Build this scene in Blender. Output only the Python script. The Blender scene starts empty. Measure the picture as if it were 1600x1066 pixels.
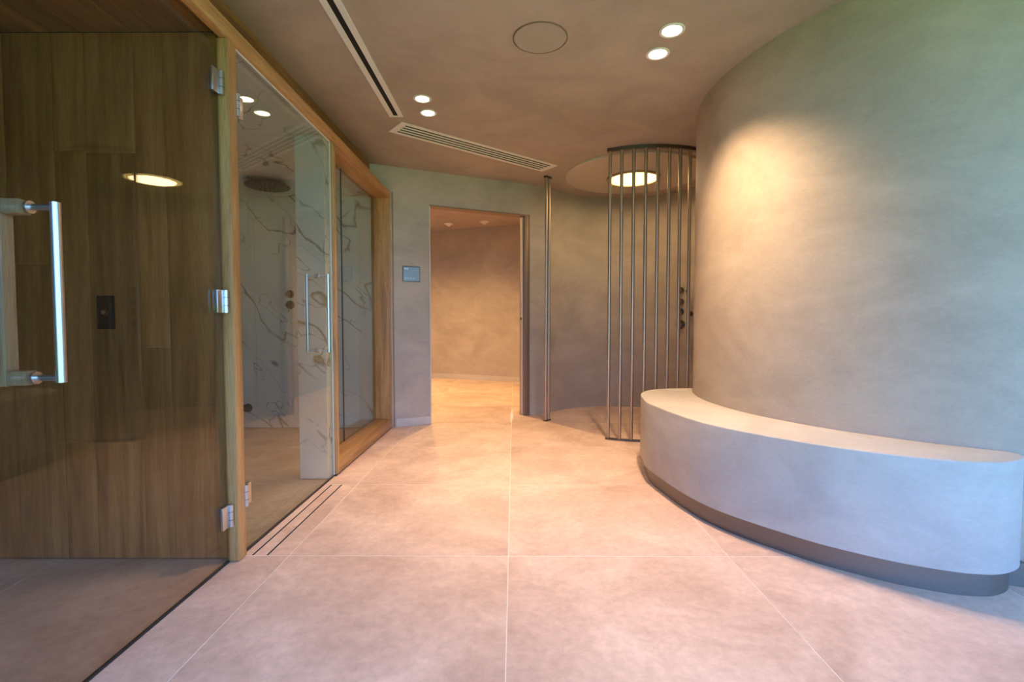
import bpy, bmesh, math, random
from mathutils import Vector, Matrix
random.seed(7)
SC = bpy.context.scene
COL = SC.collection
PI = math.pi

# ---------------------------------------------------------------- camera
F_PX, CAM_H = 760.0, 1.065
PITCH = math.atan((533 - 503) / F_PX)
YAW = math.atan(3 / F_PX)
cam_d = bpy.data.cameras.new('camera')
cam_d.sensor_fit = 'HORIZONTAL'
cam_d.sensor_width = 36.0
cam_d.lens = 36.0 * F_PX / 1600.0
cam_d.clip_start = 0.02
cam = bpy.data.objects.new('camera', cam_d)
COL.objects.link(cam)
cam.location = (0, 0, CAM_H)
cam.rotation_euler = (PI / 2 - PITCH, 0, YAW)
SC.camera = cam

# ---------------------------------------------------------------- sky, sun, exposure
w = bpy.data.worlds.new('sky')
SC.world = w
w.use_nodes = True
bg = w.node_tree.nodes['Background']
bg.inputs[0].default_value = (0.22, 0.46, 1.0, 1)
bg.inputs[1].default_value = 5.2
sun_d = bpy.data.lights.new('sun', 'SUN')
sun_d.energy = 23.0
sun_d.angle = 0.01
sun_d.color = (1.0, 0.95, 0.86)
sun = bpy.data.objects.new('sun', sun_d)
COL.objects.link(sun)
sun.rotation_euler = (math.radians(-42), math.radians(12), 0)   # from behind the building: never enters the terrace opening
SC.view_settings.view_transform = 'Standard'
SC.view_settings.look = 'None'
SC.view_settings.gamma = 1.0
SC.view_settings.use_curve_mapping = False
SC.view_settings.exposure = 0.42
SC.cycles.max_bounces = 14
SC.cycles.diffuse_bounces = 6
SC.cycles.transparent_max_bounces = 24
SC.cycles.sample_clamp_indirect = 6.0

SPOT_W = 118.0
WARM = (1.0, 0.67, 0.40)
CANOPY_E = 3.2
CORR_W = 165.0

# ---------------------------------------------------------------- materials
def newmat(name):
    m = bpy.data.materials.new(name)
    m.use_nodes = True
    nt = m.node_tree
    b = nt.nodes['Principled BSDF']
    return m, nt, b

def N(nt, t, **kw):
    n = nt.nodes.new(t)
    for k, v in kw.items():
        if isinstance(v, dict):
            for kk, vv in v.items():
                n.inputs[kk].default_value = vv
        else:
            setattr(n, k, v)
    return n

def mapping(nt, scale, loc=(0, 0, 0), rand=0.0):
    g = N(nt, 'ShaderNodeNewGeometry')
    mp = N(nt, 'ShaderNodeMapping')
    mp.inputs['Scale'].default_value = scale
    mp.inputs['Location'].default_value = loc
    if rand:
        oi = N(nt, 'ShaderNodeObjectInfo')
        mu = N(nt, 'ShaderNodeMath', operation='MULTIPLY')
        mu.inputs[1].default_value = rand
        nt.links.new(oi.outputs['Random'], mu.inputs[0])
        cx = N(nt, 'ShaderNodeCombineXYZ')
        for i in range(3):
            nt.links.new(mu.outputs[0], cx.inputs[i])
        ad = N(nt, 'ShaderNodeVectorMath', operation='ADD')
        nt.links.new(g.outputs['Position'], ad.inputs[0])
        nt.links.new(cx.outputs[0], ad.inputs[1])
        nt.links.new(ad.outputs[0], mp.inputs['Vector'])
    else:
        nt.links.new(g.outputs['Position'], mp.inputs['Vector'])
    return mp

def ramp(nt, fac, stops):
    r = N(nt, 'ShaderNodeValToRGB')
    e = r.color_ramp.elements
    while len(e) < len(stops):
        e.new(0.5)
    for i, (p, c) in enumerate(stops):
        e[i].position = p
        e[i].color = (*c, 1) if len(c) == 3 else c
    nt.links.new(fac, r.inputs[0])
    return r

def mixc(nt, fac, a, b, mode='MIX'):
    m = N(nt, 'ShaderNodeMix', data_type='RGBA', blend_type=mode)
    if isinstance(fac, float):
        m.inputs[0].default_value = fac
    else:
        nt.links.new(fac, m.inputs[0])
    for i, v in ((6, a), (7, b)):
        if isinstance(v, tuple):
            m.inputs[i].default_value = (*v, 1)
        else:
            nt.links.new(v, m.inputs[i])
    return m.outputs[2]

def bump(nt, b, h, strength=0.1, dist=0.01):
    bp = N(nt, 'ShaderNodeBump')
    bp.inputs['Strength'].default_value = strength
    bp.inputs['Distance'].default_value = dist
    nt.links.new(h, bp.inputs['Height'])
    nt.links.new(bp.outputs[0], b.inputs['Normal'])

def plain(name, col, rough=0.5, metal=0.0, noise=0.0):
    m, nt, b = newmat(name)
    b.inputs['Base Color'].default_value = (*col, 1)
    b.inputs['Roughness'].default_value = rough
    b.inputs['Metallic'].default_value = metal
    if noise:
        mp = mapping(nt, (30, 30, 30))
        n = N(nt, 'ShaderNodeTexNoise')
        n.inputs['Detail'].default_value = 4
        nt.links.new(mp.outputs[0], n.inputs['Vector'])
        lo = tuple(c * (1 - noise) for c in col)
        hi = tuple(min(1, c * (1 + noise)) for c in col)
        r = ramp(nt, n.outputs[0], [(0.3, lo), (0.7, hi)])
        nt.links.new(r.outputs[0], b.inputs['Base Color'])
    return m

def plaster(name, c1, c2, rough=0.62):
    """trowelled microcement: soft cloudy patches, faint trowel sweeps, fine relief"""
    m, nt, b = newmat(name)
    mp = mapping(nt, (1.0, 1.0, 1.5))
    n1 = N(nt, 'ShaderNodeTexNoise')
    n1.inputs['Scale'].default_value = 1.5
    n1.inputs['Detail'].default_value = 7
    n1.inputs['Roughness'].default_value = 0.6
    n1.inputs['Distortion'].default_value = 0.7
    nt.links.new(mp.outputs[0], n1.inputs['Vector'])
    mp2 = mapping(nt, (2.4, 2.4, 6.0))
    n2 = N(nt, 'ShaderNodeTexNoise')
    n2.inputs['Scale'].default_value = 1.4
    n2.inputs['Detail'].default_value = 6
    n2.inputs['Roughness'].default_value = 0.65
    n2.inputs['Distortion'].default_value = 1.3
    nt.links.new(mp2.outputs[0], n2.inputs['Vector'])
    n3 = N(nt, 'ShaderNodeTexNoise')
    n3.inputs['Scale'].default_value = 60
    n3.inputs['Detail'].default_value = 5
    nt.links.new(mp.outputs[0], n3.inputs['Vector'])
    r1 = ramp(nt, n1.outputs[0], [(0.33, c2), (0.68, c1)])
    r2 = ramp(nt, n2.outputs[0], [(0.3, (0.91, 0.905, 0.90)), (0.7, (1.06, 1.06, 1.06))])
    c = mixc(nt, 0.7, r1.outputs[0], r2.outputs[0], 'MULTIPLY')
    r3 = ramp(nt, n3.outputs[0], [(0.3, (0.93, 0.93, 0.93)), (0.7, (1.05, 1.05, 1.05))])
    c = mixc(nt, 0.6, c, r3.outputs[0], 'MULTIPLY')
    nt.links.new(c, b.inputs['Base Color'])
    b.inputs['Roughness'].default_value = rough
    ad = N(nt, 'ShaderNodeMath', operation='MULTIPLY_ADD')
    ad.inputs[1].default_value = 0.25
    nt.links.new(n3.outputs[0], ad.inputs[0])
    nt.links.new(n2.outputs[0], ad.inputs[2])
    bump(nt, b, ad.outputs[0], 0.07, 0.008)
    return m

def wood(name, axis, cols, rough=0.42, seams=False):
    """oak: long grain along the axis, cathedral bands, pores; each board shifted and toned by itself"""
    m, nt, b = newmat(name)
    sc = [16.0, 16.0, 16.0]
    sc['XYZ'.index(axis)] = 0.9
    mp = mapping(nt, tuple(sc), rand=37.0)
    n1 = N(nt, 'ShaderNodeTexNoise')
    n1.inputs['Scale'].default_value = 1.0
    n1.inputs['Detail'].default_value = 8
    n1.inputs['Roughness'].default_value = 0.62
    n1.inputs['Distortion'].default_value = 0.8
    nt.links.new(mp.outputs[0], n1.inputs['Vector'])
    sc2 = [160.0, 160.0, 160.0]
    sc2['XYZ'.index(axis)] = 3.0
    mp2 = mapping(nt, tuple(sc2), rand=11.0)
    n2 = N(nt, 'ShaderNodeTexNoise')
    n2.inputs['Detail'].default_value = 3
    nt.links.new(mp2.outputs[0], n2.inputs['Vector'])
    r1 = ramp(nt, n1.outputs[0], [(0.28, cols[0]), (0.5, cols[1]), (0.74, cols[2])])
    r2 = ramp(nt, n2.outputs[0], [(0.36, (0.50, 0.46, 0.40)), (0.58, (1.08, 1.08, 1.08))])
    c = mixc(nt, 0.55, r1.outputs[0], r2.outputs[0], 'MULTIPLY')
    oi = N(nt, 'ShaderNodeObjectInfo')
    r3 = ramp(nt, oi.outputs['Random'], [(0.0, (0.84, 0.84, 0.82)), (1.0, (1.12, 1.10, 1.06))])
    c = mixc(nt, 1.0, c, r3.outputs[0], 'MULTIPLY')
    nt.links.new(c, b.inputs['Base Color'])
    b.inputs['Roughness'].default_value = rough
    bump(nt, b, n2.outputs[0], 0.08, 0.002)
    return m

def marble(name, off=(3.1, 0.4, 1.7)):
    m, nt, b = newmat(name)
    mp = mapping(nt, (1.0, 1.0, 0.75), off)
    mp.inputs['Scale'].default_value = (1, 1, 1)
    mp.inputs['Rotation'].default_value = (0.62, 0.70, 0.2)
    mpb = N(nt, 'ShaderNodeMapping')
    mpb.inputs['Scale'].default_value = (1.9, 1.5, 0.55)
    nt.links.new(mp.outputs[0], mpb.inputs['Vector'])
    mp = mpb
    w1 = N(nt, 'ShaderNodeTexNoise')
    w1.inputs['Scale'].default_value = 1.6
    w1.inputs['Detail'].default_value = 5
    nt.links.new(mp.outputs[0], w1.inputs['Vector'])
    ad = N(nt, 'ShaderNodeVectorMath', operation='MULTIPLY_ADD')
    ad.inputs[1].default_value = (0.32, 0.32, 0.32)
    nt.links.new(w1.outputs['Color'], ad.inputs[0])
    nt.links.new(mp.outputs[0], ad.inputs[2])
    def vein(scale, width, seed):
        mp_ = N(nt, 'ShaderNodeMapping')
        mp_.inputs['Location'].default_value = (seed, seed * 0.7, -seed)
        nt.links.new(ad.outputs[0], mp_.inputs['Vector'])
        n = N(nt, 'ShaderNodeTexNoise')
        n.inputs['Scale'].default_value = scale
        n.inputs['Detail'].default_value = 3
        n.inputs['Roughness'].default_value = 0.5
        nt.links.new(mp_.outputs[0], n.inputs['Vector'])
        s = N(nt, 'ShaderNodeMath', operation='SUBTRACT')
        s.inputs[1].default_value = 0.5
        nt.links.new(n.outputs[0], s.inputs[0])
        a = N(nt, 'ShaderNodeMath', operation='ABSOLUTE')
        nt.links.new(s.outputs[0], a.inputs[0])
        r = ramp(nt, a.outputs[0], [(0.0, (1, 1, 1)), (width, (0, 0, 0))])
        return r.outputs[0]
    v1 = vein(0.95, 0.012, 2.0)
    v2 = vein(1.9, 0.007, 4.3)
    mask = N(nt, 'ShaderNodeTexNoise')
    mask.inputs['Scale'].default_value = 2.1
    nt.links.new(mp.outputs[0], mask.inputs['Vector'])
    mr = ramp(nt, mask.outputs[0], [(0.40, (0, 0, 0)), (0.54, (1, 1, 1))])
    v1m = mixc(nt, 0.85, v1, mr.outputs[0], 'MULTIPLY')
    v2m = mixc(nt, 1.0, v2, mr.outputs[0], 'MULTIPLY')
    cl = N(nt, 'ShaderNodeTexNoise')
    cl.inputs['Scale'].default_value = 1.3
    cl.inputs['Detail'].default_value = 4
    nt.links.new(ad.outputs[0], cl.inputs['Vector'])
    base = ramp(nt, cl.outputs[0], [(0.3, (0.68, 0.67, 0.63)), (0.6, (0.80, 0.79, 0.76))])
    gold = ramp(nt, cl.outputs[0], [(0.4, (0.24, 0.215, 0.18)), (0.62, (0.36, 0.26, 0.14))])
    c = mixc(nt, v2m, base.outputs[0], (0.33, 0.31, 0.28))
    c = mixc(nt, v1m, c, gold.outputs[0])
    nt.links.new(c, b.inputs['Base Color'])
    b.inputs['Roughness'].default_value = 0.16
    return m

def tilemat(name):
    m, nt, b = newmat(name)
    mp = mapping(nt, (1, 1, 1), rand=9.0)
    n1 = N(nt, 'ShaderNodeTexNoise')
    n1.inputs['Scale'].default_value = 2.3
    n1.inputs['Detail'].default_value = 8
    n1.inputs['Roughness'].default_value = 0.62
    n1.inputs['Distortion'].default_value = 0.5
    nt.links.new(mp.outputs[0], n1.inputs['Vector'])
    n2 = N(nt, 'ShaderNodeTexNoise')
    n2.inputs['Scale'].default_value = 26
    n2.inputs['Detail'].default_value = 8
    n2.inputs['Roughness'].default_value = 0.7
    nt.links.new(mp.outputs[0], n2.inputs['Vector'])
    r1 = ramp(nt, n1.outputs[0], [(0.3, (0.52, 0.35, 0.275)), (0.66, (0.79, 0.59, 0.49))])
    r2 = ramp(nt, n2.outputs[0], [(0.3, (0.80, 0.79, 0.78)), (0.65, (1.08, 1.08, 1.08))])
    c = mixc(nt, 0.85, r1.outputs[0], r2.outputs[0], 'MULTIPLY')
    nt.links.new(c, b.inputs['Base Color'])
    rr = ramp(nt, n2.outputs[0], [(0.2, (0.42,) * 3), (0.8, (0.56,) * 3)])
    nt.links.new(rr.outputs[0], b.inputs['Roughness'])
    bump(nt, b, n2.outputs[0], 0.05, 0.003)
    return m

def glassmat(name, tint, ior=1.38):
    """architectural pane: clear tinted body, Fresnel mirror on both faces"""
    m, nt, b = newmat(name)
    nt.nodes.remove(b)
    out = nt.nodes['Material Output']
    g = N(nt, 'ShaderNodeNewGeometry')
    io = N(nt, 'ShaderNodeMix', data_type='FLOAT')
    io.inputs[2].default_value = ior
    io.inputs[3].default_value = 1.0 / ior
    nt.links.new(g.outputs['Backfacing'], io.inputs[0])
    fr = N(nt, 'ShaderNodeFresnel')
    nt.links.new(io.outputs[0], fr.inputs['IOR'])
    tr = N(nt, 'ShaderNodeBsdfTransparent')
    tr.inputs[0].default_value = (*tint, 1)
    gl = N(nt, 'ShaderNodeBsdfGlossy')
    gl.inputs['Color'].default_value = (0.95, 0.97, 0.96, 1)
    gl.inputs['Roughness'].default_value = 0.0
    mx = N(nt, 'ShaderNodeMixShader')
    nt.links.new(fr.outputs[0], mx.inputs[0])
    nt.links.new(tr.outputs[0], mx.inputs[1])
    nt.links.new(gl.outputs[0], mx.inputs[2])
    nt.links.new(mx.outputs[0], out.inputs['Surface'])
    return m

def emit(name, col, strength):
    m, nt, b = newmat(name)
    b.inputs['Base Color'].default_value = (0.9, 0.88, 0.82, 1)
    b.inputs['Emission Color'].default_value = (*col, 1)
    b.inputs['Emission Strength'].default_value = strength
    return m

M = {}
M['wall'] = plaster('microcement_wall', (0.485, 0.405, 0.32), (0.375, 0.31, 0.24))
M['ceil'] = plaster('microcement_ceiling', (0.47, 0.385, 0.32), (0.37, 0.30, 0.245), 0.7)
M['bench'] = plaster('microcement_bench', (0.55, 0.505, 0.45), (0.40, 0.37, 0.335), 0.55)
M['base'] = plaster('microcement_base', (0.56, 0.50, 0.42), (0.48, 0.425, 0.35))
OAK = ((0.27, 0.125, 0.036), (0.46, 0.235, 0.080), (0.61, 0.36, 0.150))
M['oak_y'] = wood('oak_along_y', 'Y', OAK)
M['oak_z'] = wood('oak_upright', 'Z', OAK)
M['oak_x'] = wood('oak_across', 'X', OAK)
M['wood_z'] = wood('cedar_upright', 'Z', ((0.15, 0.060, 0.018), (0.29, 0.132, 0.042), (0.42, 0.215, 0.078)))
M['wood_y'] = wood('cedar_along_y', 'Y', ((0.15, 0.060, 0.018), (0.29, 0.132, 0.042), (0.42, 0.215, 0.078)))
M['marble'] = marble('veined_marble')
M['marble_b'] = marble('veined_marble_pier', (8.1, 0.9, 2.4))
M['tile'] = tilemat('porcelain_tile')
M['grout'] = plain('pale_grout', (0.86, 0.80, 0.72), 0.9, 0, 0.05)
M['glass'] = glassmat('clear_glass', (0.855, 0.875, 0.83))
M['glass2'] = glassmat('bronze_glass', (0.93, 0.905, 0.86), 1.29)
M['chrome'] = plain('polished_steel', (0.60, 0.59, 0.58), 0.28, 1.0, 0.03)
M['valve'] = plain('dark_valve_steel', (0.26, 0.23, 0.20), 0.2, 1.0, 0.05)
M['steel'] = plain('brushed_bronze', (0.50, 0.39, 0.285), 0.45, 1.0, 0.06)
M['dsteel'] = plain('dark_bronze', (0.13, 0.11, 0.095), 0.42, 0.9, 0.08)
M['plinth'] = plain('plinth_bronze', (0.20, 0.175, 0.155), 0.42, 0.75, 0.06)
M['black'] = plain('black_void', (0.006, 0.006, 0.006), 0.8, 0, 0.1)
M['gloss_black'] = plain('black_plastic', (0.010, 0.010, 0.011), 0.25, 0, 0.1)
M['rubber'] = plain('black_seal', (0.018, 0.018, 0.018), 0.6, 0, 0.1)
M['white'] = plain('white_powder_coat', (0.80, 0.75, 0.70), 0.5, 0, 0.03)
M['taupe'] = plain('taupe_mesh', (0.40, 0.345, 0.285), 0.75, 0, 0.04)
M['canopy'] = plain('pale_canopy_plaster', (0.56, 0.48, 0.39), 0.65, 0, 0.05)
M['sign'] = plain('blue_grey_plate', (0.22, 0.26, 0.27), 0.35, 0.3, 0.08)
M['sign_ink'] = plain('sign_print', (0.55, 0.60, 0.60), 0.5, 0, 0.05)
M['handlewood'] = wood('pale_handle_wood', 'Z', ((0.36, 0.24, 0.14), (0.46, 0.33, 0.21), (0.54, 0.41, 0.28)))
M['lens'] = emit('lamp_lens', (1.0, 0.80, 0.58), 16.0)
M['sky_lens'] = emit('canopy_lens', (1.0, 0.70, 0.20), CANOPY_E)
M['grass'] = plain('lawn', (0.135, 0.25, 0.008), 0.9, 0, 0.25)
M['jamb'] = plain('bronze_jamb', (0.24, 0.165, 0.11), 0.45, 0.35, 0.06)
M['pale'] = plain('pale_door_edge', (0.62, 0.52, 0.42), 0.5, 0, 0.05)

# ---------------------------------------------------------------- mesh helpers
def box(bm, x0, x1, y0, y1, z0, z1, mat=None):
    vs = [bm.verts.new(p) for p in ((x0, y0, z0), (x1, y0, z0), (x1, y1, z0), (x0, y1, z0),
                                    (x0, y0, z1), (x1, y0, z1), (x1, y1, z1), (x0, y1, z1))]
    if mat is not None:
        for v in vs:
            v.co = mat @ v.co
    fs = []
    for f in ((3, 2, 1, 0), (4, 5, 6, 7), (0, 1, 5, 4), (1, 2, 6, 5), (2, 3, 7, 6), (3, 0, 4, 7)):
        fs.append(bm.faces.new([vs[i] for i in f]))
    return vs, fs

def cyl(bm, p0, p1, r, n=16, r1=None):
    p0, p1 = Vector(p0), Vector(p1)
    d = (p1 - p0).normalized()
    a = d.orthogonal().normalized()
    b = d.cross(a)
    r1 = r if r1 is None else r1
    A = [bm.verts.new(p0 + (a * math.cos(t) + b * math.sin(t)) * r) for t in [2 * PI * i / n for i in range(n)]]
    B = [bm.verts.new(p1 + (a * math.cos(t) + b * math.sin(t)) * r1) for t in [2 * PI * i / n for i in range(n)]]
    for i in range(n):
        j = (i + 1) % n
        f = bm.faces.new((A[i], A[j], B[j], B[i]))
        f.smooth = True
    bm.faces.new(A[::-1])
    bm.faces.new(B)

def tube(bm, pts, r, n=10):
    pts = [Vector(p) for p in pts]
    rings = []
    prev = None
    for i, p in enumerate(pts):
        d = (pts[min(i + 1, len(pts) - 1)] - pts[max(i - 1, 0)]).normalized()
        a = (d.orthogonal() if prev is None else (prev - d * prev.dot(d))).normalized()
        prev = a
        b = d.cross(a)
        rings.append([bm.verts.new(p + (a * math.cos(t) + b * math.sin(t)) * r) for t in [2 * PI * k / n for k in range(n)]])
    for A, B in zip(rings, rings[1:]):
        for i in range(n):
            j = (i + 1) % n
            bm.faces.new((A[i], A[j], B[j], B[i])).smooth = True
    bm.faces.new(rings[0][::-1])
    bm.faces.new(rings[-1])

def lathe(bm, prof, center, n=64, closed=False):
    """prof: (r, z) pairs turned about the vertical through center"""
    cx, cy = center[0], center[1]
    cz = center[2] if len(center) > 2 else 0
    rings = []
    for r, z in prof:
        if r < 1e-6:
            rings.append([bm.verts.new((cx, cy, cz + z))])
        else:
            rings.append([bm.verts.new((cx + r * math.cos(2 * PI * i / n), cy + r * math.sin(2 * PI * i / n), cz + z)) for i in range(n)])
    seq = list(zip(rings, rings[1:]))
    if closed:
        seq.append((rings[-1], rings[0]))
    for A, B in seq:
        for i in range(n):
            j = (i + 1) % n
            if len(A) == 1 and len(B) == 1:
                continue
            if len(A) == 1:
                f = bm.faces.new((A[0], B[j], B[i]))
            elif len(B) == 1:
                f = bm.faces.new((A[i], A[j], B[0]))
            else:
                f = bm.faces.new((A[i], A[j], B[j], B[i]))
            f.smooth = True

def prism(bm, outline, z0, z1, smooth=False):
    A = [bm.verts.new((x, y, z0)) for x, y in outline]
    B = [bm.verts.new((x, y, z1)) for x, y in outline]
    n = len(outline)
    for i in range(n):
        j = (i + 1) % n
        bm.faces.new((A[i], A[j], B[j], B[i])).smooth = smooth
    bm.faces.new(A[::-1])
    return bm.faces.new(B)

def arcwall(bm, c, r0, r1, a0, a1, z0, z1, n=64):
    """curved wall shell between two radii (degrees)"""
    P = [math.radians(a0 + (a1 - a0) * i / n) for i in range(n + 1)]
    R = []
    for a in P:
        u = (math.cos(a), math.sin(a))
        R.append([bm.verts.new((c[0] + u[0] * r, c[1] + u[1] * r, z)) for r, z in ((r0, z0), (r1, z0), (r1, z1), (r0, z1))])
    for A, B in zip(R, R[1:]):
        for k in range(4):
            l = (k + 1) % 4
            f = bm.faces.new((A[k], B[k], B[l], A[l]))
            f.smooth = k in (1, 3)
    bm.faces.new(R[0])
    bm.faces.new(R[-1][::-1])

def bevel_all(bm, w, seg=2):
    bmesh.ops.recalc_face_normals(bm, faces=bm.faces)
    bmesh.ops.bevel(bm, geom=list(bm.edges), offset=w, segments=seg, affect='EDGES', profile=0.6)

def obj(name, bm, mat, parent=None, bev=0.0, sharp=35):
    if bev:
        bevel_all(bm, bev)
    bmesh.ops.recalc_face_normals(bm, faces=bm.faces)
    me = bpy.data.meshes.new(name)
    bm.to_mesh(me)
    bm.free()
    me.materials.append(M[mat])
    try:
        me.set_sharp_from_angle(angle=math.radians(sharp))
    except Exception:
        pass
    o = bpy.data.objects.new(name, me)
    COL.objects.link(o)
    if parent is not None:
        o.parent = parent
        o.matrix_parent_inverse = Matrix.Translation(-parent.location) if parent.type == 'EMPTY' else Matrix.Identity(4)
    return o

def tag(o, label, cat, group=None, kind=None):
    o['label'] = label
    o['category'] = cat
    if group:
        o['group'] = group
    if kind:
        o['kind'] = kind
    return o

def empty(name, loc, label, cat, group=None, kind=None):
    o = bpy.data.objects.new(name, None)
    COL.objects.link(o)
    o.location = loc
    o.empty_display_size = 0.1
    return tag(o, label, cat, group, kind)

def bxo(name, dims, mat, parent=None, bev=0.0, m=None):
    bm = bmesh.new()
    box(bm, *dims, mat=m)
    return obj(name, bm, mat, parent, bev)

def struct(o, label, cat):
    return tag(o, label, cat, kind='structure')

# ================================================================ THE SETTING
CZ = 2.60                        # ceiling height
XO = -1.215                      # outer face of the timber front on the left
SH_C = (1.24, 5.12)              # centre of the round shower niche
DR_C, DR_R = (2.79, 3.26), 1.49  # the drum wall
FA = Vector((-1.20, 4.866))      # far wall line
FB = Vector((0.393, 5.612))
FD = (FB - FA).normalized()
FN = Vector((-FD.y, FD.x))       # points away from the room
FANG = math.atan2(FD.y, FD.x)
FM = Matrix.Translation((FA.x, FA.y, 0)) @ Matrix.Rotation(FANG, 4, 'Z')   # x along the wall, y into the wall
FL = (FB - FA).length
def far_s(x):                    # distance along the far wall at world x
    return (x - FA.x) / FD.x

# ---- floor: slab of grout with single tiles set in it
bm = bmesh.new()
box(bm, -4.2, 4.4, -1.0, 9.9, -0.08, -0.0008)
floor = struct(obj('floor', bm, 'grout'), 'large pale pinkish beige stone tile floor with thin light grout lines', 'floor')
G = 0.0034
TX0, TY0, TL = -0.025, 2.172, 0.973
def tile(x0, x1, y0, y1):
    bm = bmesh.new()
    box(bm, x0 + G / 2, x1 - G / 2, y0 + G * 0.75, y1 - G * 0.75, -0.012, 0.0)
    return obj('tile', bm, 'tile', floor)
DX0, DX1 = -1.192, -1.127        # drain channel beside the shower door
for i in range(-4, 5):
    for j in range(-5, 8):
        x0 = TX0 + i * 1.0
        y0 = TY0 + j * TL
        x1, y1 = min(x0 + 1.0, 4.4), min(y0 + TL, 9.9)
        x0, y0 = max(x0, -4.2), max(y0, -1.0)
        if x1 - x0 < 0.05 or y1 - y0 < 0.05:
            continue
        if i == -2 and j == 0:
            tile(x0, DX0 - 0.006, y0, y1)
            tile(DX1 + 0.006, x1, y0, y1)
        else:
            tile(x0, x1, y0, y1)

# ---- ceiling of the hall
bm = bmesh.new()
ol = [(-4.2, -1.0), (4.4, -1.0), (4.4, 6.4), (0.56, 6.4), (0.56, 5.80), (0.45, 5.76), (-1.26, 4.92), (-4.2, 4.92)]
prism(bm, ol, CZ, CZ + 0.12)
struct(obj('ceiling', bm, 'ceil'), 'smooth taupe plaster ceiling of the hall', 'ceiling')

# ---- far wall with the doorway
DS0, DS1, DH = far_s(-0.868), far_s(0.175), 2.262
bm = bmesh.new()
box(bm, 0.0, DS0, 0, 0.11, 0, CZ, FM)
box(bm, DS1, FL, 0, 0.11, 0, CZ, FM)
box(bm, DS0, DS1, 0, 0.11, DH, CZ, FM)
box(bm, -0.30, 0, 0, 0.11, 2.347, CZ, FM)
struct(obj('wall_far', bm, 'wall'), 'grey green plaster wall around the lit doorway', 'wall')
bm = bmesh.new()
box(bm, 0.012, DS0, -0.006, -0.0002, 0.001, 0.085, FM)
struct(obj('baseboard_far', bm, 'base', None, 0.0015), 'flush plaster skirting under the grey plate left of the doorway', 'baseboard')

# ---- doorway lining and sliding door
d3 = empty('door_3', FM @ Vector((DS0, 0.05, 0)), 'bronze lined doorway with a pocket door slid into its right side', 'door', kind='structure')
bm = bmesh.new()
box(bm, DS1 - 0.014, DS1 + 0.002, -0.008, 0.118, 0.0, DH, FM)
obj('jamb', bm, 'jamb', d3)
bm = bmesh.new()
box(bm, DS1 - 0.066, DS1 - 0.014, -0.004, 0.03, 0.0, DH - 0.012, FM)
obj('jamb', bm, 'jamb', d3, 0.002)
bm = bmesh.new()
box(bm, DS1 - 0.066, DS1 - 0.014, 0.08, 0.114, 0.0, DH - 0.012, FM)
obj('jamb', bm, 'jamb', d3, 0.002)
bm = bmesh.new()
box(bm, DS0, DS1 - 0.014, -0.004, 0.114, DH - 0.012, DH + 0.001, FM)
obj('head_lining', bm, 'jamb', d3)
bm = bmesh.new()
box(bm, DS0 - 0.001, DS0 + 0.010, -0.005, 0.114, 0.0, DH - 0.012, FM)
obj('jamb', bm, 'pale', d3)
bm = bmesh.new()
box(bm, DS1 - 0.076, DS1 - 0.014, 0.034, 0.076, 0.008, DH - 0.02, FM)
leaf = obj('door_leaf', bm, 'pale', d3, 0.002)
bm = bmesh.new()
p = FM @ Vector((DS1 - 0.0755, 0.055, 1.10))
q = FM @ Vector((DS1 - 0.083, 0.055, 1.10))
cyl(bm, p, q, 0.014, 16)
obj('lock', bm, 'dsteel', leaf)

# ---- corridor beyond the doorway
CA, CB = Vector((-4.2, 10.35)), Vector((0.9, 8.22))
cd = (CB - CA).normalized()
CM = Matrix.Translation((CA.x, CA.y, 0)) @ Matrix.Rotation(math.atan2(cd.y, cd.x), 4, 'Z')
CL = (CB - CA).length
bm = bmesh.new()
box(bm, 0, CL, 0, 0.1, 0, 2.8, CM)
struct(obj('wall_corridor', bm, 'wall'), 'plain warm lit plaster wall at the end of the corridor', 'wall')
bm = bmesh.new()
box(bm, 0.02, CL - 0.45, -0.008, -0.0002, 0.001, 0.09, CM)
struct(obj('baseboard_corridor', bm, 'base'), 'low plaster skirting along the corridor wall', 'baseboard')
bxo_ = bxo('wall_corridor_right', (0.57, 0.67, 5.955, 8.34, 0, 2.8), 'wall')
struct(bxo_, 'plaster side wall of the corridor behind the shower niche', 'wall')
struct(bxo('wall_corridor_left', (-4.3, -4.2, 4.94, 10.3, 0, 2.8), 'wall'), 'plaster wall closing the corridor on the left', 'wall')
bm = bmesh.new()
prism(bm, [(-4.2, 4.95), (-1.27, 4.95), (0.42, 5.77), (0.56, 5.84), (0.56, 8.4), (-4.2, 10.4)], 2.76, 2.86)
struct(obj('ceiling_corridor', bm, 'ceil'), 'plaster ceiling of the corridor with small white fixtures', 'ceiling')
bm = bmesh.new()
box(bm, -0.02, FL + 0.02, 0.06, 0.11, CZ, 2.86, FM)
box(bm, -4.2, -1.2, 4.92, 4.95, CZ, 2.86)
struct(obj('wall_upstand', bm, 'wall'), 'plaster upstand between hall ceiling and corridor ceiling', 'wall')

# ---- round shower niche
bm = bmesh.new()
arcwall(bm, SH_C, 0.985, 1.10, -62, 150.2, 0, CZ, 96)
struct(obj('wall_niche', bm, 'wall'), 'concave plaster wall behind the metal rods of the shower niche', 'wall')

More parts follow.
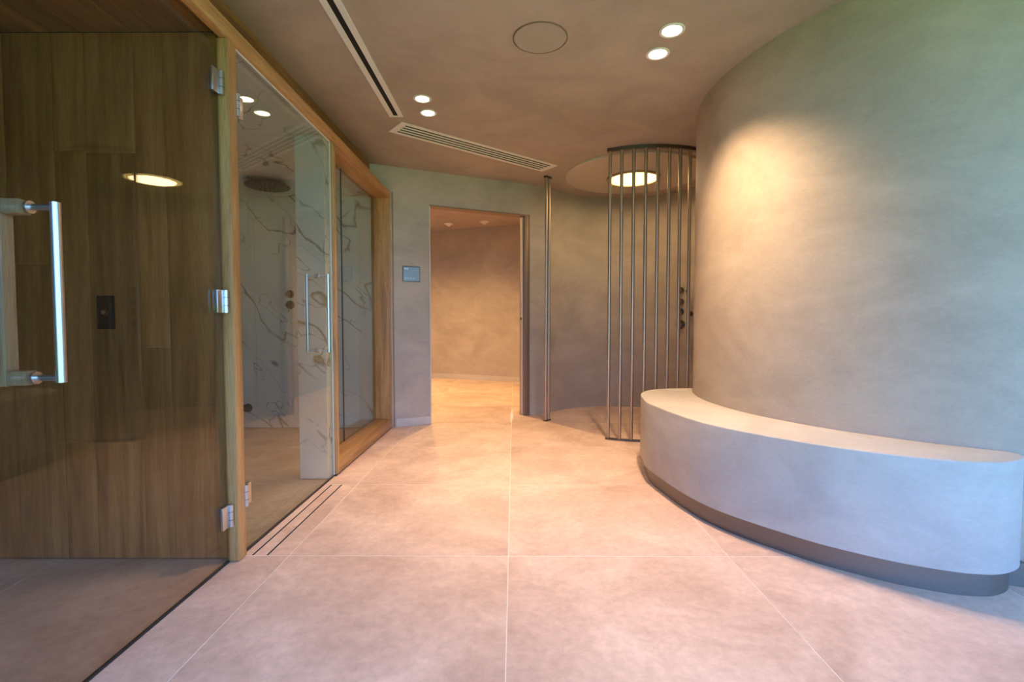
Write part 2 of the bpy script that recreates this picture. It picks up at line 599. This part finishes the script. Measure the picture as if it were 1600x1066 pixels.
# ---- drum wall on the right
bm = bmesh.new()
arcwall(bm, DR_C, DR_R - 0.12, DR_R, 60, 330, 0, CZ, 144)
struct(obj('wall_right', bm, 'wall'), 'big convex curved plaster wall rising behind the bench', 'wall')
bm = bmesh.new()
arcwall(bm, DR_C, DR_R + 0.0003, DR_R + 0.006, 241.5, 328, 0.001, 0.105, 48)
struct(obj('baseboard_right', bm, 'base'), 'flush curved skirting at the foot of the convex wall', 'baseboard')
bm = bmesh.new()
box(bm, 4.3, 4.4, 0.7, 6.4, 0, CZ)
struct(obj('wall_side', bm, 'wall'), 'plaster side wall of the hall behind the convex wall', 'wall')
bm = bmesh.new()
box(bm, 0.68, 4.3, 6.25, 6.4, 0, CZ)
struct(obj('wall_rear', bm, 'wall'), 'plaster wall closing the hall behind the niche', 'wall')

# ---- timber front on the left
t1 = bxo('trim_1', (-1.2565, XO, -0.9, 4.855, 2.275, 2.345), 'oak_y', None, 0.003)
struct(t1, 'long pale oak header beam above the glass doors', 'beam')
t2 = bxo('trim_2', (-1.46, -1.392, -0.9, 4.745, 2.346, CZ - 0.001), 'wood_y')
struct(t2, 'dark timber fascia between the oak header and the ceiling', 'trim')
t3 = bxo('trim_3', (-1.268, -1.2185, 2.112, 2.175, 0.004, 2.274), 'oak_z', None, 0.003)
struct(t3, 'pale oak post between the two glass doors', 'post')

# ---- sauna room: planked end wall and ceiling
sw = bxo('wall_sauna', (-3.5, -1.269, 2.142, 2.172, 0, 2.33), 'rubber')
struct(sw, 'brown timber plank wall of the sauna behind the glass door', 'wall')
xs = [-1.270, -1.501, -1.630, -1.844, -1.978, -2.192, -2.32, -2.54, -2.67, -2.90, -3.03, -3.26, -3.49]
cuts = {0: [], 1: [0.95], 2: [0.535, 1.79], 3: [0.535, 1.80], 4: [1.31], 5: [], 6: [0.8], 7: [1.7], 8: [0.4], 9: [1.2], 10: [], 11: [1.5]}
for k in range(12):
    zs = [0.014] + cuts[k] + [2.298]
    g = 0.0035 if k in (4,) else 0.0012
    for z0, z1 in zip(zs, zs[1:]):
        bxo('plank', (xs[k + 1] + 0.0006, xs[k] - (g if k == 4 else 0.0006), 2.118, 2.1415, z0 + 0.0004, z1 - 0.0004), 'wood_z', sw, 0.0008)
scl = bxo('ceiling_sauna', (-3.5, -1.258, -0.9, 2.172, 2.325, 2.345), 'rubber')
struct(scl, 'dark timber plank ceiling of the sauna', 'ceiling')
for k in range(12):
    x1 = xs[k] if k else -1.258
    cy = [-0.9, 0.35 + 0.9 * ((k * 0.37) % 1), 2.117]
    for y0, y1 in zip(cy, cy[1:]):
        bxo('plank', (xs[k + 1] + 0.0006, x1 - (0.0035 if k == 4 else 0.0006), y0 + 0.0005, y1 - 0.0005, 2.300, 2.3245), 'wood_y', scl, 0.0008)
struct(bxo('wall_sauna_left', (-3.6, -3.5, -0.9, 2.172, 0, 2.34), 'wood_z'), 'timber wall closing the sauna on the left', 'wall')
struct(bxo('wall_sauna_rear', (-3.5, -1.42, -1.0, -0.9, 0, 2.34), 'wood_z'), 'timber wall closing the sauna beside the terrace opening', 'wall')

# ---- marble shower room
MB = 2.29
mb = bxo('wall_marble_back', (-3.05, -1.205, 4.815, 4.90, 0, MB + 0.05), 'wall')
struct(mb, 'white veined marble back wall of the shower room', 'wall')
mx = [-3.04, -2.552, -1.90, -1.38]
for a, b in zip(mx, mx[1:]):
    bxo('marble_panel', (a + 0.001, b - 0.001, 4.802, 4.8148, 0.012, MB - 0.001), 'marble', mb)
ml = bxo('wall_marble_left', (-3.13, -3.05, 2.19, 4.815, 0, MB + 0.05), 'wall')
struct(ml, 'white veined marble wall on the far left of the shower room', 'wall')
for a, b in ((2.20, 3.0), (3.0, 3.9), (3.9, 4.80)):
    bxo('marble_panel', (-3.0498, -3.04, a + 0.001, b - 0.001, 0.012, MB - 0.001), 'marble', ml)
mn = bxo('wall_marble_near', (-3.05, -1.27, 2.176, 2.186, 0, MB), 'wall')
struct(mn, 'marble clad wall backing the sauna planks', 'wall')
for a, b in ((-3.03, -2.2), (-2.2, -1.272)):
    bxo('marble_panel', (a + 0.001, b - 0.001, 2.1862, 2.197, 0.012, MB - 0.001), 'marble', mn)
mc = bxo('ceiling_marble', (-3.05, -1.402, 2.19, 4.81, MB + 0.011, MB + 0.05), 'wall')
bxo('backing', (-1.4018, -1.258, 2.19, 3.309, MB + 0.011, MB + 0.05), 'wall', mc)
bxo('marble_panel', (-1.4012, -1.258, 2.191, 3.309, MB, MB + 0.0108), 'marble', mc)
struct(mc, 'veined marble ceiling of the shower room', 'ceiling')
for a, b in ((-3.05, -2.3), (-2.3, -1.402)):
    for c, d in ((2.19, 3.5), (3.5, 4.81)):
        bxo('marble_panel', (a + 0.001, b - 0.001, c + 0.001, d - 0.001, MB, MB + 0.0108), 'marble', mc)
mp_ = bxo('wall_marble_pier', (-1.435, -1.247, 3.222, 3.308, 0.012, 2.289), 'marble_b', None, 0.001)
struct(mp_, 'narrow white veined marble pier behind the shower door handle', 'wall')
struct(bxo('wall_upper_left', (-3.6, -1.47, -1.0, 4.92, 2.36, CZ - 0.001), 'wall'), 'boxed plaster zone above sauna and shower', 'wall')
struct(bxo('wall_outer_left', (-3.72, -3.61, -1.0, 4.92, 0, CZ - 0.001), 'wall'), 'outer plaster wall on the left of the building', 'wall')

# ---- box window into the shower room
w1 = empty('window_1', (-1.3, 4.05, 0), 'deep oak framed window box into the marble shower room', 'window', kind='structure')
bxo('window_sill', (-1.40, XO, 3.352, 4.855, 0.014, 0.098), 'oak_y', w1, 0.003)
bxo('sill_shadow_gap', (-1.40, XO - 0.012, 3.31, 4.855, 0.0005, 0.0135), 'rubber', w1)
bxo('window_frame', (-1.40, XO, 3.311, 3.3505, 0.014, 2.274), 'oak_z', w1, 0.003)
bxo('window_head', (-1.40, -1.2575, 3.311, 4.855, 2.275, 2.343), 'oak_y', w1, 0.002)
bxo('window_frame', (-1.40, XO, 4.796, 4.855, 0.0985, 2.274), 'oak_z', w1, 0.003)
bxo('pane', (-1.380, -1.370, 3.352, 3.898, 0.0985, 2.2745), 'glass', w1)
bxo('pane_joint', (-1.3805, -1.3695, 3.8984, 3.9016, 0.0985, 2.2745), 'rubber', w1)
bxo('pane', (-1.380, -1.370, 3.902, 4.795, 0.0985, 2.2745), 'glass', w1)

# ---- terrace opening behind the camera, lawn outside
w2 = empty('window_2', (1.5, -0.95, 0), 'wide open terrace opening with slim bronze frame', 'window', kind='structure')
for x in (-1.38, 1.45, 4.24):
    bxo('mullion', (x, x + 0.05, -0.98, -0.92, 0.0, CZ - 0.061), 'dsteel', w2)
bxo('head_rail', (-1.38, 4.29, -0.98, -0.92, CZ - 0.06, CZ - 0.001), 'dsteel', w2)
bxo('mullion', (4.32, 4.37, 0.64, 0.695, 0.0, CZ - 0.061), 'dsteel', w2)
bxo('head_rail', (4.32, 4.37, -0.91, 0.695, CZ - 0.06, CZ - 0.001), 'dsteel', w2)
bm = bmesh.new()
box(bm, -40, 40, -60, -1.02, -0.14, -0.10)
box(bm, 4.42, 40, -1.02, 40, -0.14, -0.10)
struct(obj('ground_lawn', bm, 'grass'), 'sunlit green lawn outside the terrace opening', 'lawn')

# ================================================================ DOORS OF GLASS
# sauna door, hinged on the oak post
d1 = empty('door_1', (-1.262, 2.1, 0), 'tall frameless glass sauna door with a steel and timber pull handle', 'door', kind='structure')
bxo('pane', (-1.2665, -1.2575, 1.08, 2.106, 0.010, 2.27), 'glass2', d1)
bxo('bottom_seal', (-1.267, -1.257, 1.08, 2.106, 0.0015, 0.0095), 'rubber', d1)
def hinge(parent, y, z, ysign, x0, h=0.098):
    """glass clamp with a knuckle: plate on the pane, barrel, plate on the post"""
    bm = bmesh.new()
    box(bm, x0, x0 + 0.012, y - 0.052 * ysign if ysign > 0 else y, y if ysign > 0 else y + 0.052, z - h / 2, z + h / 2)
    o = obj('hinge', bm, 'chrome', parent, 0.0025)
    bm = bmesh.new()
    cyl(bm, (x0 + 0.016, y, z - h / 2), (x0 + 0.016, y, z + h / 2), 0.0105, 20)
    obj('knuckle', bm, 'chrome', o)
    bm = bmesh.new()
    for zz in (-0.5, 0.5):
        cyl(bm, (x0 + 0.016, y, z + zz * h * 0.36 - 0.0012), (x0 + 0.016, y, z + zz * h * 0.36 + 0.0012), 0.0112, 20)
    obj('knuckle_ring', bm, 'dsteel', o)
    return o
for z in (2.077, 1.152, 0.215):
    hinge(d1, 2.098, z, 1, -1.257)
# outside pull: steel bar on two standoffs
hx, hy0, hz0, hz1 = -1.188, 1.268, 0.918, 1.362
bm = bmesh.new()
pts = [(hx, hy0, hz0 - 0.012), (hx, hy0, hz1 + 0.012)]
cyl(bm, pts[0], pts[1], 0.0118, 24)
pull = obj('handle', bm, 'chrome', d1, 0.0)
for z in (hz0, hz1):
    bm = bmesh.new()
    cyl(bm, (-1.2570, hy0, z), (hx, hy0, z), 0.0088, 20)
    obj('standoff', bm, 'chrome', pull)
    bm = bmesh.new()
    cyl(bm, (-1.2572, hy0, z), (-1.2512, hy0, z), 0.0165, 24)
    obj('collar', bm, 'chrome', pull)
# inside pull: square timber bar
bm = bmesh.new()
box(bm, -1.352, -1.316, hy0 - 0.018, hy0 + 0.018, hz0 - 0.022, hz1 + 0.022)
ip = obj('inner_handle', bm, 'handlewood', d1, 0.003)
for z in (hz0, hz1):
    bm = bmesh.new()
    box(bm, -1.3155, -1.2672, hy0 - 0.017, hy0 + 0.017, z - 0.019, z + 0.019)
    obj('arm', bm, 'handlewood', ip, 0.003)
# fixed side pane towards the terrace
fx = empty('window_3', (-1.262, 0.0, 0), 'fixed glass side pane of the sauna front beside the handle', 'window', kind='structure')
bxo('pane', (-1.2665, -1.2575, -0.89, 1.072, 0.010, 2.27), 'glass2', fx)
bxo('bottom_seal', (-1.267, -1.257, -0.89, 1.072, 0.0015, 0.0095), 'rubber', fx)

# shower door
d2 = empty('door_2', (-1.238, 2.2, 0), 'frameless glass shower door with a slim rectangular steel pull', 'door', kind='structure')
GX = -1.2405
bxo('pane', (GX - 0.0045, GX + 0.0045, 2.180, 3.302, 0.012, 2.268), 'glass', d2)
bxo('bottom_seal', (GX - 0.005, GX + 0.005, 2.180, 3.302, 0.0015, 0.0115), 'rubber', d2)
bxo('top_seal', (GX - 0.007, GX + 0.007, 2.180, 3.302, 2.2682, 2.2745), 'white', d2)
bxo('edge_seal', (GX - 0.005, GX + 0.005, 3.3025, 3.3095, 0.012, 2.268), 'white', d2)
for z in (2.02, 0.275):
    hinge(d2, 2.181, z, -1, GX + 0.005)
hy = 3.075
for sgn in (1, -1):
    x1 = GX + sgn * 0.068
    bm = bmesh.new()
    cyl(bm, (x1, hy, 0.872), (x1, hy, 1.366), 0.0078, 18)
    hb = obj('handle', bm, 'chrome', d2)
    for z in (0.884, 1.354):
        bm = bmesh.new()
        cyl(bm, (GX + sgn * 0.0045, hy, z), (x1, hy, z), 0.0066, 16)
        obj('standoff', bm, 'chrome', hb)
        bm = bmesh.new()
        cyl(bm, (GX + sgn * 0.0046, hy, z), (GX + sgn * 0.014, hy, z), 0.0150, 20)
        obj('collar', bm, 'chrome', hb)

# ================================================================ THINGS
# ---- curved bench
OUT = [(2.028, 1.975), (2.022, 1.92), (1.965, 1.868), (1.88, 1.832), (1.80, 1.825), (1.677, 1.852), (1.478, 1.958), (1.244, 2.173),
       (0.996, 2.552), (0.884, 3.098), (0.895, 3.35), (0.945, 3.60), (1.05, 3.77), (1.2, 3.85), (1.415, 3.885)]
def catmull(P, n=10):
    P = [Vector(p) for p in P]
    P = [2 * P[0] - P[1]] + P + [2 * P[-1] - P[-2]]
    o = []
    for i in range(1, len(P) - 2):
        a, b, c, d = P[i - 1:i + 3]
        for k in range(n):
            t = k / n
            o.append(0.5 * (2 * b + (c - a) * t + (2 * a - 5 * b + 4 * c - d) * t * t + (3 * b - a - 3 * c + d) * t ** 3))
    o.append(P[-2])
    return o
front = catmull(OUT)
def close_on_drum(fr):
    a0 = math.atan2(fr[-1].y - DR_C[1], fr[-1].x - DR_C[0])
    a1 = math.atan2(fr[0].y - DR_C[1], fr[0].x - DR_C[0])
    a0 %= 2 * PI
    a1 %= 2 * PI
    return [Vector((DR_C[0] + (DR_R + 0.0015) * math.cos(a0 + (a1 - a0) * i / 60), DR_C[1] + (DR_R + 0.0015) * math.sin(a0 + (a1 - a0) * i / 60))) for i in range(0, 61)]
def fix(fr):                     # keep the front outline off the drum
    o = []
    for v in fr:
        d = Vector((v.x - DR_C[0], v.y - DR_C[1]))
        if d.length < DR_R + 0.004:
            d = d.normalized() * (DR_R + 0.004)
        o.append(Vector((DR_C[0] + d.x, DR_C[1] + d.y)))
    return o
front = fix(front)
inner = []
for i, v in enumerate(front):
    t = (front[min(i + 1, len(front) - 1)] - front[max(i - 1, 0)]).normalized()
    nrm = Vector((t.y, -t.x))                 # candidate
    if nrm.dot(Vector(DR_C) - v) < 0:
        nrm = -nrm
    inner.append(v + nrm * 0.028)
inner = fix(inner)
BH, BB = 0.535, 0.098
bench = empty('curved_bench', (1.3, 2.6, 0), 'long curved pale plaster bench hugging the convex wall', 'bench')
bm = bmesh.new()
top = prism(bm, [(v.x, v.y) for v in front + close_on_drum(front)], BB, BH, True)
bmesh.ops.recalc_face_normals(bm, faces=bm.faces)
ed = [e for e in top.edges]
low = [f for f in bm.faces if len(f.verts) > 8 and f is not top][0]
bmesh.ops.bevel(bm, geom=ed + list(low.edges), offset=0.007, segments=3, affect='EDGES', profile=0.5)
obj('block', bm, 'bench', bench, 0, 40)
bm = bmesh.new()
prism(bm, [(v.x, v.y) for v in inner + close_on_drum(inner)], 0.0005, BB - 0.0005, True)
pl = obj('plinth', bm, 'plinth', bench, 0, 40)
pl['label'] = 'recessed dark bronze metal plinth'

# ---- rod screen of the shower
RR, RC = 0.84, SH_C
scr = empty('rod_screen', (SH_C[0], SH_C[1] - RR, 0), 'curved screen of upright bronze rods in front of the round shower', 'screen')
def rp(phi, r=RR):
    return (RC[0] + r * math.sin(math.radians(phi)), RC[1] - r * math.cos(math.radians(phi)))
proto = None
for k in range(11):
    phi = -27.4 + 7.0 * k
    x, y = rp(phi)
    if proto is None:
        bm = bmesh.new()
        cyl(bm, (0, 0, 0.0162), (0, 0, CZ - 0.0305), 0.0148, 20)
        proto = obj('rod', bm, 'steel')
        r = proto
    else:
        r = proto.copy()
        COL.objects.link(r)
    r.parent = scr
    r.location = (x - scr.location.x, y - scr.location.y, 0)
def rail(name, z0, z1, a0, a1, mat):
    bm = bmesh.new()
    arcwall(bm, RC, RR - 0.016, RR + 0.016, a0, a1, z0, z1, 40)
    return obj(name, bm, mat, scr)
rail('top_rail', CZ - 0.030, CZ - 0.001, -90 - 29, -90 + 46, 'dsteel')
rail('bottom_rail', 0.001, 0.016, -90 - 29, -90 + 46, 'dsteel')

pp = empty('rod_post', (0.355, 5.19, 0), 'pair of upright bronze rods standing alone right of the doorway', 'post')
for x, y, m_ in ((0.341, 5.185, 'steel'), (0.375, 5.225, 'steel')):
    bm = bmesh.new()
    cyl(bm, (x, y, 0.0125), (x, y, CZ - 0.0205), 0.0155, 20)
    obj('rod', bm, m_, pp)
pm = Matrix.Translation((0.358, 5.205, 0)) @ Matrix.Rotation(math.radians(50), 4, 'Z')
bm = bmesh.new()
box(bm, -0.046, 0.046, -0.019, 0.019, 0.0005, 0.012, pm)
obj('foot_plate', bm, 'dsteel', pp, 0.002)
bm = bmesh.new()
box(bm, -0.046, 0.046, -0.019, 0.019, CZ - 0.02, CZ - 0.001, pm)
obj('top_plate', bm, 'dsteel', pp, 0.002)

# ---- round canopy with the big lamp above the shower
cn = empty('shower_canopy', (SH_C[0], SH_C[1], CZ), 'big round shallow ceiling disc with a glowing round lamp over the shower', 'ceiling light')
bm = bmesh.new()
lathe(bm, [(0.700, -0.0005), (0.700, -0.018), (0.692, -0.024), (0.60, -0.024), (0.45, -0.028), (0.300, -0.038), (0.288, -0.044), (0.276, -0.044), (0.274, -0.030), (0.274, -0.0005)], (SH_C[0], SH_C[1], CZ), 128)
obj('disc', bm, 'canopy', cn, 0, 30)
bm = bmesh.new()
lathe(bm, [(0.2735, -0.060), (0.2735, -0.020), (0.252, -0.020), (0.252, -0.062)], (SH_C[0], SH_C[1], CZ), 96, True)
obj('lamp_ring', bm, 'steel', cn, 0, 30)
bm = bmesh.new()
lathe(bm, [(0.0, -0.056), (0.2515, -0.054), (0.2515, -0.022), (0.0, -0.022)], (SH_C[0], SH_C[1], CZ), 96)
obj('lamp_lens', bm, 'sky_lens', cn, 0, 30)
ad_ = bpy.data.lights.new('canopy_lamp', 'AREA')
ad_.shape = 'DISK'
ad_.size = 0.40
ad_.energy = 9.0
ad_.color = (1.0, 0.70, 0.38)
ao = bpy.data.objects.new('canopy_lamp', ad_)
COL.objects.link(ao)
ao.parent = cn
ao.location = (0, 0, -0.066)

# ---- downlights
def spot(name, x, y, z, power, size, blend, col=WARM, radius=0.035):
    d = bpy.data.lights.new(name, 'SPOT')
    d.energy = power
    d.spot_size = math.radians(size)
    d.spot_blend = blend
    d.color = col
    d.shadow_soft_size = radius
    o = bpy.data.objects.new(name, d)
    COL.objects.link(o)
    o.location = (x, y, z)
    return o
def downlight(x, y, z, label, group, r=0.066, power=SPOT_W, col=WARM, size=118):
    e = empty('downlight', (x, y, z), label, 'downlight', group)
    bm = bmesh.new()
    lathe(bm, [(r, -0.0008), (r, -0.004), (r - 0.003, -0.0065), (r - 0.015, -0.0055), (r - 0.018, -0.0008)], (x, y, z), 48, True)
    obj('trim_ring', bm, 'white', e, 0, 30)
    bm = bmesh.new()
    lathe(bm, [(0, -0.0042), (r - 0.0185, -0.0036), (r - 0.0185, -0.001), (0, -0.001)], (x, y, z), 40)
    obj('lens', bm, 'lens', e, 0, 30)
    s = spot('lamp', x, y, z - 0.03, power, size, 1.0, col)
    s.parent = e
    s.matrix_parent_inverse = Matrix.Translation(-e.location)
    return e
downlight(0.832, 2.626, CZ, 'glowing ceiling downlight near the convex wall, nearer of its pair', 'hall downlights')
downlight(0.823, 2.850, CZ, 'glowing ceiling downlight near the convex wall, farther of its pair', 'hall downlights')
downlight(-0.630, 3.406, CZ, 'glowing ceiling downlight by the long slot vent, nearer of its pair', 'hall downlights', 0.062, 52.0, WARM, 78)
downlight(-0.630, 3.632, CZ, 'glowing ceiling downlight above the striped vent, farther of its pair', 'hall downlights', 0.062, 52.0, WARM, 78)

# ---- corridor fixtures
def corr_fix(x, y, label):
    e = empty('corridor_fixture', (x, y, 2.76), label, 'ceiling fixture', 'corridor ceiling fixtures')
    bm = bmesh.new()
    lathe(bm, [(0.078, -0.001), (0.078, -0.012), (0.070, -0.020), (0.045, -0.024), (0.045, -0.001)], (x, y, 2.76), 40, True)
    obj('trim_ring', bm, 'white', e, 0, 30)
    bm = bmesh.new()
    lathe(bm, [(0, -0.052), (0.022, -0.050), (0.034, -0.042), (0.040, -0.022), (0.044, -0.001), (0, -0.001)], (x, y, 2.76), 32)
    obj('reflector', bm, 'white', e, 0, 40)
    return e
corr_fix(-1.124, 8.445, 'small round white fixture on corridor ceiling, left one')
corr_fix(-0.498, 8.286, 'small round white fixture on corridor ceiling, right one')
downlight(-0.55, 6.35, 2.76, 'warm corridor downlight just beyond the doorway head', 'corridor downlights', 0.062, CORR_W, (1.0, 0.62, 0.24), 150)
downlight(-1.35, 7.4, 2.76, 'warm corridor downlight further left beyond the doorway', 'corridor downlights', 0.062, CORR_W, (1.0, 0.62, 0.24), 150)
downlight(-2.6, 7.6, 2.76, 'warm corridor downlight far left beyond the doorway', 'corridor downlights', 0.062, CORR_W, (1.0, 0.62, 0.24), 150)

# ---- ceiling speaker
sp = empty('ceiling_speaker', (0.142, 2.696, CZ), 'flat round taupe speaker grille flush in the ceiling', 'speaker')
bm = bmesh.new()
lathe(bm, [(0.149, -0.0005), (0.149, -0.004), (0.1455, -0.006), (0.1430, -0.004), (0.1430, -0.0005)], (0.142, 2.696, CZ), 72, True)
obj('rim', bm, 'jamb', sp, 0, 30)
bm = bmesh.new()
lathe(bm, [(0, -0.0045), (0.1405, -0.0042), (0.1405, -0.0005), (0, -0.0005)], (0.142, 2.696, CZ), 72)
obj('grille', bm, 'taupe', sp, 0, 30)

# ---- linear slot vents
v1 = empty('slot_vent', (-0.876, 2.3, CZ), 'long single slot ceiling vent running towards the camera', 'vent')
bm = bmesh.new()
y0, y1, xa, xb = 0.9, 3.695, -0.928, -0.826
z0, z1 = CZ - 0.006, CZ - 0.0005
box(bm, xa, xa + 0.034, y0, y1, z0, z1)
box(bm, xb - 0.034, xb, y0, y1, z0, z1)
box(bm, xa + 0.034, xb - 0.034, y1 - 0.018, y1, z0, z1)
box(bm, xa + 0.034, xb - 0.034, y0, y0 + 0.018, z0, z1)
obj('frame', bm, 'white', v1)
bxo('slot', (xa + 0.0342, xb - 0.0342, y0 + 0.0182, y1 - 0.0182, CZ - 0.002, CZ - 0.0005), 'black', v1)
VA = Vector((-0.93, 3.89, 0))
vm = Matrix.Translation((-0.9375, 3.8835, 0)) @ Matrix.Rotation(math.radians(39.0), 4, 'Z')
v2 = empty('striped_vent', (-0.29, 4.41, CZ), 'white ceiling vent with parallel black slots above the doorway', 'vent')
VL, VW = 1.665, 0.232
nsl, fr = 4, 0.032
bw = 0.018
sl = (VW - 2 * fr - (nsl - 1) * bw) / nsl
bm = bmesh.new()
box(bm, 0, VL, -VW / 2, -VW / 2 + fr, z0, z1, vm)
box(bm, 0, VL, VW / 2 - fr, VW / 2, z0, z1, vm)
box(bm, 0, 0.055, -VW / 2 + fr, VW / 2 - fr, z0, z1, vm)
box(bm, VL - 0.055, VL, -VW / 2 + fr, VW / 2 - fr, z0, z1, vm)
obj('frame', bm, 'white', v2)
for k in range(nsl):
    a = -VW / 2 + fr + k * (sl + bw)
    bm = bmesh.new()
    box(bm, 0.0552, VL - 0.0552, a + 0.0002, a + sl - 0.0002, CZ - 0.002, CZ - 0.0005, vm)
    obj('slot', bm, 'black', v2)
    if k < nsl - 1:
        bm = bmesh.new()
        box(bm, 0.0552, VL - 0.0552, a + sl, a + sl + bw, z0, z1, vm)
        obj('blade', bm, 'white', v2)

# ---- floor drain beside the shower door
dr = empty('floor_drain', ((DX0 + DX1) / 2, 2.66, 0), 'tile topped linear floor drain along the shower door', 'drain')
bxo('insert', (DX0 + 0.0035, DX1 - 0.0035, TY0 + 0.004, TY0 + TL - 0.004, -0.010, -0.0004), 'tile', dr)
for a, b in ((DX0 - 0.0055, DX0 + 0.0033), (DX1 - 0.0033, DX1 + 0.0055)):
    bxo('slot', (a, b, TY0 + 0.004, TY0 + TL - 0.004, -0.0007, -0.0002), 'black', dr)

# ---- sign plate on the far wall
s0, s1 = far_s(-1.118), far_s(-0.960)
sg = empty('wall_plate', FM @ Vector(((s0 + s1) / 2, -0.004, 1.547)), 'small square blue grey sign plate left of the doorway', 'plate')
bm = bmesh.new()
box(bm, s0, s1, -0.010, -0.0005, 1.470, 1.624, FM)
obj('plate', bm, 'dsteel', sg, 0.002)
bm = bmesh.new()
box(bm, s0 + 0.007, s1 - 0.007, -0.0112, -0.0102, 1.477, 1.617, FM)
obj('face', bm, 'sign', sg)
bm = bmesh.new()
box(bm, s0 + 0.014, s0 + 0.055, -0.0118, -0.0113, 1.592, 1.606, FM)
obj('marking', bm, 'sign_ink', sg)
for k in range(4):
    bm = bmesh.new()
    box(bm, s0 + 0.020 + 0.026 * k, s0 + 0.036 + 0.026 * k, -0.0118, -0.0113, 1.500, 1.507, FM)
    obj('marking', bm, 'sign_ink', sg)

# ---- black control on the sauna wall
cp = empty('sauna_control', (-1.775, 2.112, 1.106), 'slim black control panel with a round knob on the sauna planks', 'control panel')
bxo('plate', (-1.812, -1.738, 2.1085, 2.1172, 1.034, 1.178), 'gloss_black', cp, 0.002)
bm = bmesh.new()
cyl(bm, (-1.774, 2.1083, 1.106), (-1.774, 2.098, 1.106), 0.0165, 28, 0.0145)
obj('knob', bm, 'dsteel', cp)
bm = bmesh.new()
cyl(bm, (-1.774, 2.0978, 1.106), (-1.774, 2.0965, 1.106), 0.0085, 20)
obj('knob_cap', bm, 'chrome', cp)

# ---- rain head in the marble shower
rh = empty('rain_shower_head', (-2.157, 4.3, 2.29), 'round rain shower head under the marble ceiling', 'shower head')
bm = bmesh.new()
lathe(bm, [(0, -0.046), (0.178, -0.046), (0.183, -0.042), (0.183, -0.036), (0.178, -0.033), (0.03, -0.028), (0, -0.028)], (-2.157, 4.3, 2.29), 64)
hd = obj('head', bm, 'dsteel', rh, 0, 30)
bm = bmesh.new()
for ring, nn in ((0.05, 8), (0.09, 14), (0.13, 20), (0.162, 26)):
    for k in range(nn):
        t = 2 * PI * k / nn
        x, y = -2.157 + ring * math.cos(t), 4.3 + ring * math.sin(t)
        cyl(bm, (x, y, 2.2405), (x, y, 2.2438), 0.005, 6)
nz = obj('nozzles', bm, 'rubber', hd)
nz['kind'] = 'stuff'
bm = bmesh.new()
cyl(bm, (-2.157, 4.3, 2.2622), (-2.157, 4.3, 2.2895), 0.016, 20)
obj('stem', bm, 'steel', rh)

# ---- shower valves
def valve(name, p, d, label, group, r=0.036, lever=False):
    p, d = Vector(p), Vector(d).normalized()
    e = empty(name, p, label, 'valve', group)
    bm = bmesh.new()
    cyl(bm, p + d * 0.0008, p + d * 0.009, r, 28)
    obj('escutcheon', bm, 'valve', e)
    bm = bmesh.new()
    cyl(bm, p + d * 0.0092, p + d * 0.050, r * 0.66, 24, r * 0.62)
    k = obj('knob', bm, 'valve', e)
    bm = bmesh.new()
    if lever:
        cyl(bm, p + d * 0.036 + Vector((0, 0, -r * 0.5)), p + d * 0.042 + Vector((0, 0, -r * 1.9)), 0.006, 12)
    else:
        cyl(bm, p + d * 0.0502, p + d * 0.056, r * 0.45, 20)
    obj('lever' if lever else 'cap', bm, 'valve', k)
    return e
valve('shower_valve', (-2.205, 4.8018, 1.337), (0, -1, 0), 'steel shower valve on marble beside the pier, upper one', 'marble shower valves', 0.040)
valve('shower_valve', (-2.205, 4.8018, 1.232), (0, -1, 0), 'steel shower valve with lever on marble, lower one', 'marble shower valves', 0.042, True)
sp2 = empty('foot_spout', (-2.645, 4.80, 0.21), 'dark round low spout with pipe near the shower floor', 'spout')
bm = bmesh.new()
cyl(bm, (-2.645, 4.8015, 0.21), (-2.645, 4.77, 0.21), 0.042, 28, 0.038)
obj('body', bm, 'dsteel', sp2)
bm = bmesh.new()
tube(bm, [(-2.65, 4.7695, 0.212), (-2.66, 4.75, 0.235), (-2.70, 4.74, 0.262), (-2.76, 4.745, 0.262), (-2.80, 4.76, 0.24)], 0.009, 10)
obj('pipe', bm, 'dsteel', sp2)

# niche valves: points on the concave wall
def niche_pt(ang, z, r=0.9835):
    a = math.radians(ang)
    return (SH_C[0] + r * math.cos(a), SH_C[1] + r * math.sin(a), z)
NA = 41.5
nd = (-math.cos(math.radians(NA)), -math.sin(math.radians(NA)), 0)
for z, r, lev, wd in ((1.434, 0.040, False, 'topmost of four'), (1.300, 0.040, False, 'second of four from the top'), (1.186, 0.040, False, 'third of four from the top'), (1.035, 0.055, True, 'big lowest one with lever')):
    valve('niche_valve', niche_pt(NA, z), nd, 'bronze valve on the round shower wall, ' + wd, 'round shower valves', r, lev)
hs = empty('hand_shower', niche_pt(33.5, 1.16), 'slim hand shower with hanging hose beside the convex wall', 'hand shower')
NB = 33.5
nb = Vector((-math.cos(math.radians(NB)), -math.sin(math.radians(NB)), 0))
P0 = Vector(niche_pt(NB, 1.16))
bm = bmesh.new()
cyl(bm, P0 + nb * 0.001, P0 + nb * 0.055, 0.026, 24)
obj('holder', bm, 'dsteel', hs)
bm = bmesh.new()
tube(bm, [P0 + nb * 0.068 + Vector((0, 0, -0.06)), P0 + nb * 0.068 + Vector((0, 0, 0.10)), P0 + nb * 0.072 + Vector((0, 0, 0.22)), P0 + nb * 0.095 + Vector((0, 0, 0.27))], 0.012, 12)
obj('handset', bm, 'dsteel', hs)
bm = bmesh.new()
side = Vector((-nb.y, nb.x, 0))
hp = []
for k in range(25):
    t = k / 24
    hp.append(P0 + nb * 0.06 + side * (0.05 * math.sin(PI * t)) + Vector((0, 0, -0.065 - 0.62 * math.sin(PI * min(1, t * 0.93)))))
tube(bm, hp, 0.007, 8)
obj('hose', bm, 'steel', hs)
